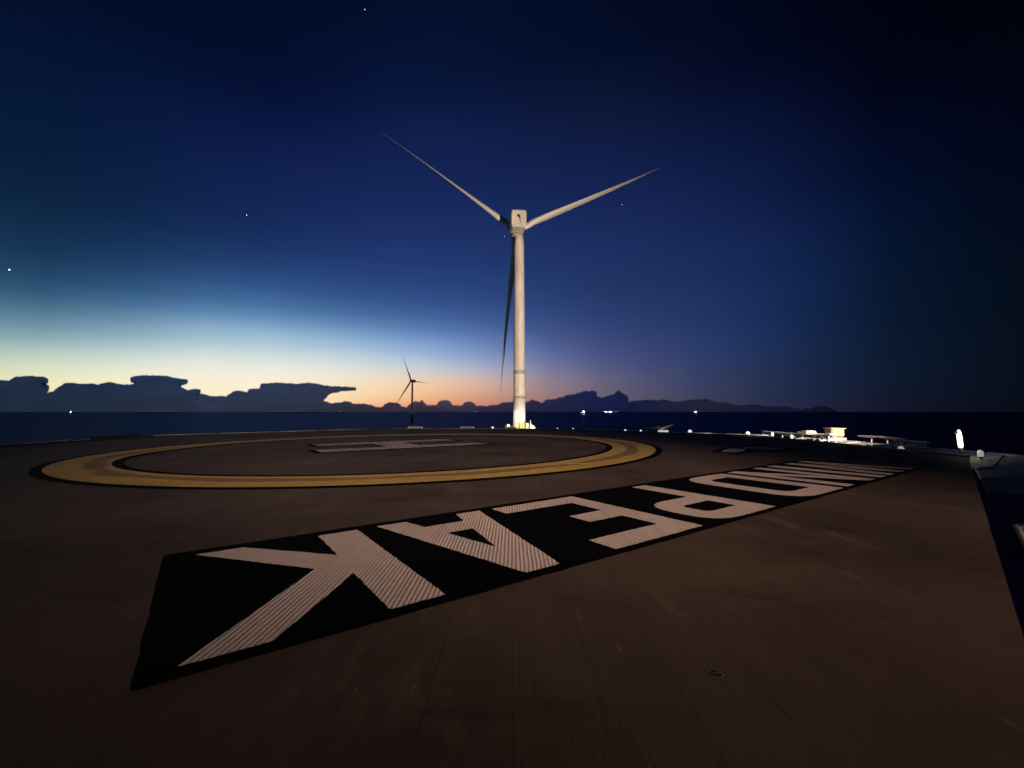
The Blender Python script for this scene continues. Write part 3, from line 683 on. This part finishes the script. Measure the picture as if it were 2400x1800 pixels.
# platform and its fittings on the near turbine
bm = BM(); lathe(bm, [(2.53, pz-.35), (6.0, pz-.35), (6.0, pz-.05), (2.53, pz-.05)], 40, cap=False); obj('platform', bm, M_tpy, T)
bm = BM()
for k in range(24):
    a = 2*math.pi*k/24; c, s = math.cos(a)*5.85, math.sin(a)*5.85; tube(bm, (c, s, pz-.05), (c, s, pz+1.1), .04, seg=6)
    a2 = 2*math.pi*(k+1)/24; c2, s2 = math.cos(a2)*5.85, math.sin(a2)*5.85
    for hz_ in (.55, 1.1): tube(bm, (c, s, pz+hz_), (c2, s2, pz+hz_), .035, seg=6)
obj('platform_railing', bm, M_tpy, T)
def fit(name, x, y, w, d, h, m, label, cat, z=0, det=None):
    t = thing(name, (3.0+x, 182+y, -5.85+z), label, cat)
    bm = BM(); box(bm, (-w/2, -d/2, 0), (w/2, d/2, h), bev=.08); obj('housing', bm, m, t)
    bm = BM(); box(bm, (-w*.35, -d/2-.04, h*.12), (w*.35, -d/2-.005, h*.85), bev=.01); obj('door', bm, m, t)
    return t
fit('yellow_cabinet', 1.1, -3.6, 1.9, 1.2, 2.0, M_yel, 'yellow equipment box in front of the lit tower foot', 'cabinet')
fit('white_cabinet', 3.1, -3.0, 1.2, 1.0, 2.2, M_wpaint, 'white equipment box right of the yellow one at the tower foot', 'cabinet')
t = thing('davit_crane', (3.0+4.5, 180, -5.85), 'white davit crane standing right of the tower foot', 'crane')
bm = BM(); tube(bm, (0, 0, 0), (0, 0, 3.4), .28, .2, 12); obj('mast', bm, M_wpaint, t, True)
bm = BM(); tube(bm, (0, 0, 1.6), (1.6, 0, .5), .25, .2, 8); obj('boom', bm, M_wpaint, t, True)
bm = BM(); box(bm, (-.3, -.5, 0), (2.0, .5, .6), bev=.05); obj('winch_housing', bm, M_wpaint, t)
t = thing('platform_lamp', (3.0-4.5, 179, -5.85), 'bright lamp on the platform left of the lit tower foot', 'lamp')
bm = BM(); bmesh.ops.create_uvsphere(bm, u_segments=16, v_segments=10, radius=.5, matrix=Matrix.Translation((0, 0, 1.2))); obj('lamp_head', bm, M_lamp, t, True)
bm = BM(); tube(bm, (0, 0, 0), (0, 0, .75), .12); box(bm, (.1, -.4, 0), (1.2, .4, .5)); obj('stand', bm, M_wpaint, t)
for i, (lx, ly) in enumerate(((-5.5, -7), (6, -7.5))):
    pd = bpy.data.lights.new('base_light', 'POINT'); po = bpy.data.objects.new('base_light', pd); C.objects.link(po); po.location = (3.0+lx, 182+ly, -4.6)
    pd.energy = 1500; pd.color = (1, .93, .75); pd.shadow_soft_size = .3
T2, _ = turbine(((966-1200)/1035*1090, 1090, SEA), -5.8, 76.6, R(51), R(6), R(-26), R(75), 'small distant wind turbine silhouetted against the orange dusk horizon', False)

# ------------------------------------------------------------------ ships on the horizon
def ship(px, dist, label, lamps, size=1.0):
    x = (px-1200)/1035*dist
    t = thing('distant_ship', (x, dist, SEA), label, 'ship', 'lit ships on the horizon')
    bm = BM(); lo = [(-38, 0), (38, 0), (44, 7), (-40, 7)]
    a = [bm.verts.new((u*size, -6*size, v*size)) for u, v in lo]; b = [bm.verts.new((u*size, 6*size, v*size)) for u, v in lo]
    bm.faces.new(a); bm.faces.new(list(reversed(b)))
    for i in range(4): bm.faces.new((a[i], b[i], b[(i+1) % 4], a[(i+1) % 4]))
    bmesh.ops.recalc_face_normals(bm, faces=bm.faces); obj('hull', bm, M_dark, t)
    bm = BM(); box(bm, (-30*size, -5*size, 7.02*size), (-12*size, 5*size, 16*size)); box(bm, (-27*size, -4*size, 16.02*size), (-16*size, 4*size, 19*size)); obj('deckhouse', bm, M_galv, t)
    bm = BM(); tube(bm, (-20*size, 0, 19*size), (-20*size, 0, 27*size), .5); tube(bm, (24*size, 0, 7*size), (24*size, 0, 20*size), .5); obj('mast', bm, M_dark, t)
    for lx, lz, r in lamps:
        bm = BM(); bmesh.ops.create_uvsphere(bm, u_segments=12, v_segments=8, radius=r, matrix=Matrix.Translation((lx, -7*size, lz))); obj('deck_lamp', bm, M_shipl, t, True)
ship(1367, 4200, 'lit ship with the biggest brightest light on the horizon right of the tower', [(0, 27, 2.6), (-8, 24, 1.2)])
ship(1430, 5200, 'lit ship with three lights in a row right of the brightest ship', [(0, 24, 2.4), (-58, 25, .8), (68, 25, .8)], 1.5)
ship(1629, 5600, 'lit ship farthest right on the horizon', [(0, 25, 2.0)])
ship(169, 6000, 'lit ship farthest left, below the dark clouds', [(0, 25, 1.6)])
ship(797, 6500, 'tiny lit ship on the horizon under the end of the left cloud bank', [(0, 26, .7)])
ship(1115, 5800, 'small lit ship on the horizon between the two turbines', [(0, 26, 1.2)])

# ------------------------------------------------------------------ stars
for px, py, r, lb in ((22, 632, 60, 'brightest star low at the far left of the sky'), (578, 504, 42, 'star left of the rotor above the dark clouds'), (1458, 480, 30, 'faint star just below the right hand blade'),
                      (1182, 554, 30, 'faint star beside the tower top, left of it'), (855, 22, 34, 'star near the top edge of the sky')):
    d = direc(px, py).normalized()*90000
    bm = BM(); bmesh.ops.create_icosphere(bm, subdivisions=2, radius=r*1.15, matrix=Matrix.Translation(d))
    o = obj('star', bm, mat('star_light', (0, 0, 0), 1, emit=(.75, .85, 1), strength=1.0+r/12), None, True)
    for v in o.data.vertices: v.co -= d
    o.location = d; tag(o, lb, 'star')
